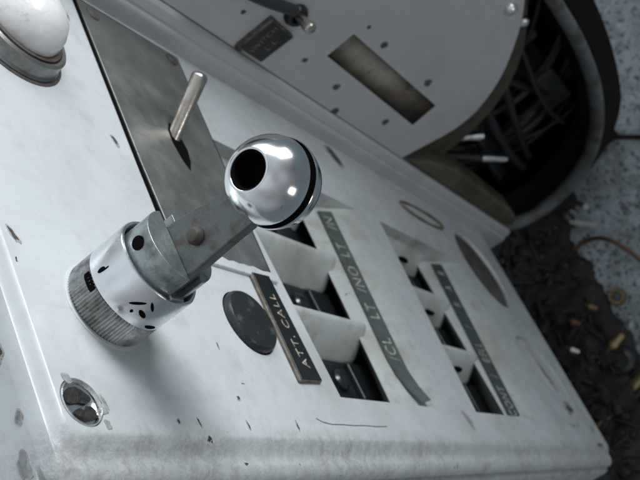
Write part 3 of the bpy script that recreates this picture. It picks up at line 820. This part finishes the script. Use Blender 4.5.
for q in range(240):                              # crumbs scattered off its edge
    u = rnd.uniform(-2.5, -.3); wl = (lerp(.35, .31, (u+2.25)/.95) if u < -1.3 else lerp(.31, .02, (u+1.3)/1.2))
    w = wl+abs(rnd.gauss(0, .10))-.03; r = rnd.uniform(.002, .010)
    a = rnd.uniform(0, 6.28); X = Vector((math.cos(a), 0, math.sin(a)))*r; Y = Vector((-math.sin(a), 0, math.cos(a)))*r*rnd.uniform(.4, 1); p = Vector((u, VF, w))
    b.loft([p-X-Y, p+X-Y, p+X+Y, p-X+Y], [p-X*.6-Y*.5-Vector((0, r, 0)), p+X*.5-Y*.6-Vector((0, r*.8, 0)), p+X*.6+Y*.5-Vector((0, r, 0)), p-X*.4+Y*.6-Vector((0, r*.7, 0))])
hp = b.build('debris_heap', M['heap'], smooth=50, loc=(-1.4, VF, -.4)); tag(hp, 'dark rusty debris and swarf lying under the panel edge', 'debris', kind='stuff')

def fp(u, w, h=0.): return Vector((u, VF-h, w))
G = 'loose fittings on the floor'
# brass ring on the floor
b = MB(); b.lathe([(.062, 0), (.066, .02), (.060, .045), (.034, .045), (.030, .02), (.034, 0)], fp(-1.60, .373), frame=(Vector((1, 0, 0)), Vector((0, 0, 1)), Vector((0, -1, 0))), n=28, closed=True)
o = b.build('brass_ring', M['brass'], loc=fp(-1.60, .373)); tag(o, 'small brass ring nut lying alone on the speckled floor', 'ring nut', G)
# slim brass fitting with stem
e0 = empty('brass_fitting', fp(-1.28, .16), 'short brass fitting with a thin stem, above the black cap', 'fitting', G)
a_, c_ = fp(-1.30, .135, .09), fp(-1.345, .262, .07)
d = (c_-a_)
b = MB(); b.tube([a_, a_+d*.12, a_+d*.14, a_+d*.42, a_+d*.44, a_+d*.95, c_], [.028, .032, .045, .045, .036, .036, .026], 18); b.build('barrel', M['brass'], e0)
b = MB(); b.tube([a_-d*1.0-Vector((0, -.02, 0)), a_-d*.5, a_+d*.05], [.013, .014, .015], 10); b.build('stem', M['copper'], e0)
# black rubber cap
b = MB(); b.lathe([(.108, 0), (.112, .03), (.104, .075), (.085, .10), (.055, .108), (.05, .09), (0, .088)], fp(-1.19, .155), frame=(Vector((1, 0, 0)), Vector((0, 0, 1)), Vector((0, -1, 0))), n=36)
o = b.build('rubber_cap', M['black'], loc=fp(-1.19, .155)); tag(o, 'round black cap lying between the two brass fittings', 'cap', G)
# larger brass pipe
e1 = empty('brass_pipe', fp(-.94, -.03), 'golden brass pipe with a collar, nearest the lower right corner', 'pipe', G)
a_, c_ = fp(-.895, -.235, .06), fp(-1.035, .26, .08); d = c_-a_
b = MB(); b.tube([a_, a_+d*.5, c_], [.042, .045, .045], 20); b.build('tube', M['brass'], e1)
b = MB(); b.tube([a_+d*.44, a_+d*.45, a_+d*.54, a_+d*.55], [.044, .058, .058, .044], 20); b.build('collar', M['brass'], e1)
# wire, stick, nuts
b = MB(); b.tube(bez(fp(-2.06, .31, .05), fp(-2.10, .58, .16), fp(-1.80, .66, .10), fp(-1.50, .68, .03), 24), .016, 10)
o = b.build('wire', M['copper'], loc=fp(-1.8, .6)); tag(o, 'thin curved brown wire arching over the speckled floor', 'wire', G)
b = MB(); b.tube([fp(-2.25, .41, .09), fp(-2.19, .46, .07), fp(-2.12, .545, .05)], [.022, .024, .022], 14)
o = b.build('white_stick', M['whitestick'], loc=fp(-2.2, .46)); tag(o, 'short off white stick beside the two small nuts', 'stick', G)
for i, (u, w, lab) in enumerate(((-2.285, .440, 'small bright hexagon nut touching the white stick'), (-2.300, .560, 'small bright hexagon nut farther from the white stick, out on the speckled floor'))):
    b = MB(); tl = Matrix.Rotation(.6+i, 3, 'X') @ Matrix.Rotation(.5, 3, 'Z')
    b.lathe([(.050, 0), (.050, .036), (.026, .036), (.026, 0)], fp(u, w, .10), frame=(tl @ Vector((1, 0, 0)), tl @ Vector((0, 0, 1)), tl @ Vector((0, -1, 0))), n=6, closed=True)
    o = b.build('hex_nut', M['silver'], smooth=None, loc=fp(u, w)); tag(o, lab, 'nut', G)
for i, (u, w, s_, mm, lab) in enumerate(((-1.585, .023, .04, 'copper', 'small orange copper scrap in the middle of the dark debris'), (-1.611, .186, .030, 'brass', 'small yellow brass scrap near the edge of the dark debris'), (-1.42, -.09, .035, 'silver', 'small bright metal scrap on the debris beside the panel edge'))):
    b = MB(); b.tube([fp(u-.03, w-.02, .14), fp(u, w, .16), fp(u+.03, w+.03, .13)], [s_*.5, s_, s_*.6], 7)
    o = b.build('metal_scrap', M[mm], loc=fp(u, w)); tag(o, lab, 'scrap', G)

# ================================================================== CAMERA
Rc = Matrix(((0.41995924, 0.49671312, 0.75954612), (0.79629237, 0.19982478, -0.57095404), (-0.4353765, 0.84459821, -0.3116106)))
M3 = Matrix(((-1, 0, 0), (0, 0, -1), (0, -1, 0)))
rx = M3 @ Rc[0]; ry = -(M3 @ Rc[1]); rz = -(M3 @ Rc[2])
cam = bpy.data.cameras.new('camera'); co = bpy.data.objects.new('camera', cam); C.objects.link(co)
mw = Matrix(((rx.x, ry.x, rz.x), (rx.y, ry.y, rz.y), (rx.z, ry.z, rz.z))).to_4x4()
mw.translation = T((0, 0, 1)); co.matrix_world = mw
cam.sensor_width = 36; cam.lens = 36*900/640; cam.clip_start = .01; cam.clip_end = 60
cam.dof.use_dof = True; cam.dof.focus_distance = 1.85*S; cam.dof.aperture_fstop = 30
scene.camera = co

# ================================================================== LIGHT
w = bpy.data.worlds.new('World'); scene.world = w; w.use_nodes = True
nt = w.node_tree; bg = nt.nodes['Background']
tcn = nt.nodes.new('ShaderNodeTexCoord'); sx = nt.nodes.new('ShaderNodeSeparateXYZ'); nt.links.new(tcn.outputs['Generated'], sx.inputs[0])
rp = nt.nodes.new('ShaderNodeValToRGB'); mr = nt.nodes.new('ShaderNodeMapRange')
mr.inputs[1].default_value = -1; mr.inputs[2].default_value = 1
nt.links.new(sx.outputs[2], mr.inputs[0]); nt.links.new(mr.outputs[0], rp.inputs[0])
rp.color_ramp.elements[0].color = (.05, .05, .055, 1); rp.color_ramp.elements[1].color = (.66, .71, .76, 1)
e = rp.color_ramp.elements.new(.5); e.color = (.16, .17, .175, 1)
e = rp.color_ramp.elements.new(.72); e.color = (.34, .365, .385, 1)
wn = nt.nodes.new('ShaderNodeTexNoise'); wn.inputs['Scale'].default_value = 1.0; wn.inputs['Detail'].default_value = 1
nt.links.new(tcn.outputs['Generated'], wn.inputs['Vector'])
wr = nt.nodes.new('ShaderNodeValToRGB'); nt.links.new(wn.outputs['Fac'], wr.inputs[0])      # light and dark patches added to vary the reflections
wr.color_ramp.elements[0].position = .36; wr.color_ramp.elements[0].color = (.66, .64, .62, 1)
wr.color_ramp.elements[1].position = .66; wr.color_ramp.elements[1].color = (1.25, 1.30, 1.34, 1)
wm = nt.nodes.new('ShaderNodeMix'); wm.data_type = 'RGBA'; wm.blend_type = 'MULTIPLY'; wm.inputs[0].default_value = 1
nt.links.new(rp.outputs[0], wm.inputs[6]); nt.links.new(wr.outputs[0], wm.inputs[7])
nt.links.new(wm.outputs[2], bg.inputs['Color']); bg.inputs['Strength'].default_value = .98
def area(name, d, dist, size, power, col, target=(-1.2, 1.9, 0), size_y=None, spread=180):
    t = Vector(target); p = T(t+Vector(d).normalized()*dist)
    l = bpy.data.lights.new(name, 'AREA'); l.energy = power; l.color = col; l.size = size
    l.spread = math.radians(spread)
    l.shape = 'RECTANGLE'; l.size_y = size_y or size
    o = bpy.data.objects.new(name, l); C.objects.link(o); o.location = p
    o.rotation_euler = (T(t)-p).to_track_quat('-Z', 'Y').to_euler()
area('window_light', (-.80, -.42, .52), 5.5, .80, 1.9, (.96, .98, 1.0), (-.872, 1.383, .2), .30, 125)
area('front_light', (-.39, -.12, .92), 3.4, .15, .95, (.97, .99, 1.0), (-.872, 1.2, .2), .22, 115)
area('side_light', (.85, .10, .50), 7.0, .22, 1.0, (1.0, .95, .9), (-.872, 1.383, .462), .28)

scene.view_settings.view_transform = 'Standard'; scene.view_settings.look = 'None'
scene.view_settings.exposure = 0; scene.view_settings.gamma = 1
scene.render.resolution_x = 1024; scene.render.resolution_y = 768
scene.render.filter_size = 2.3
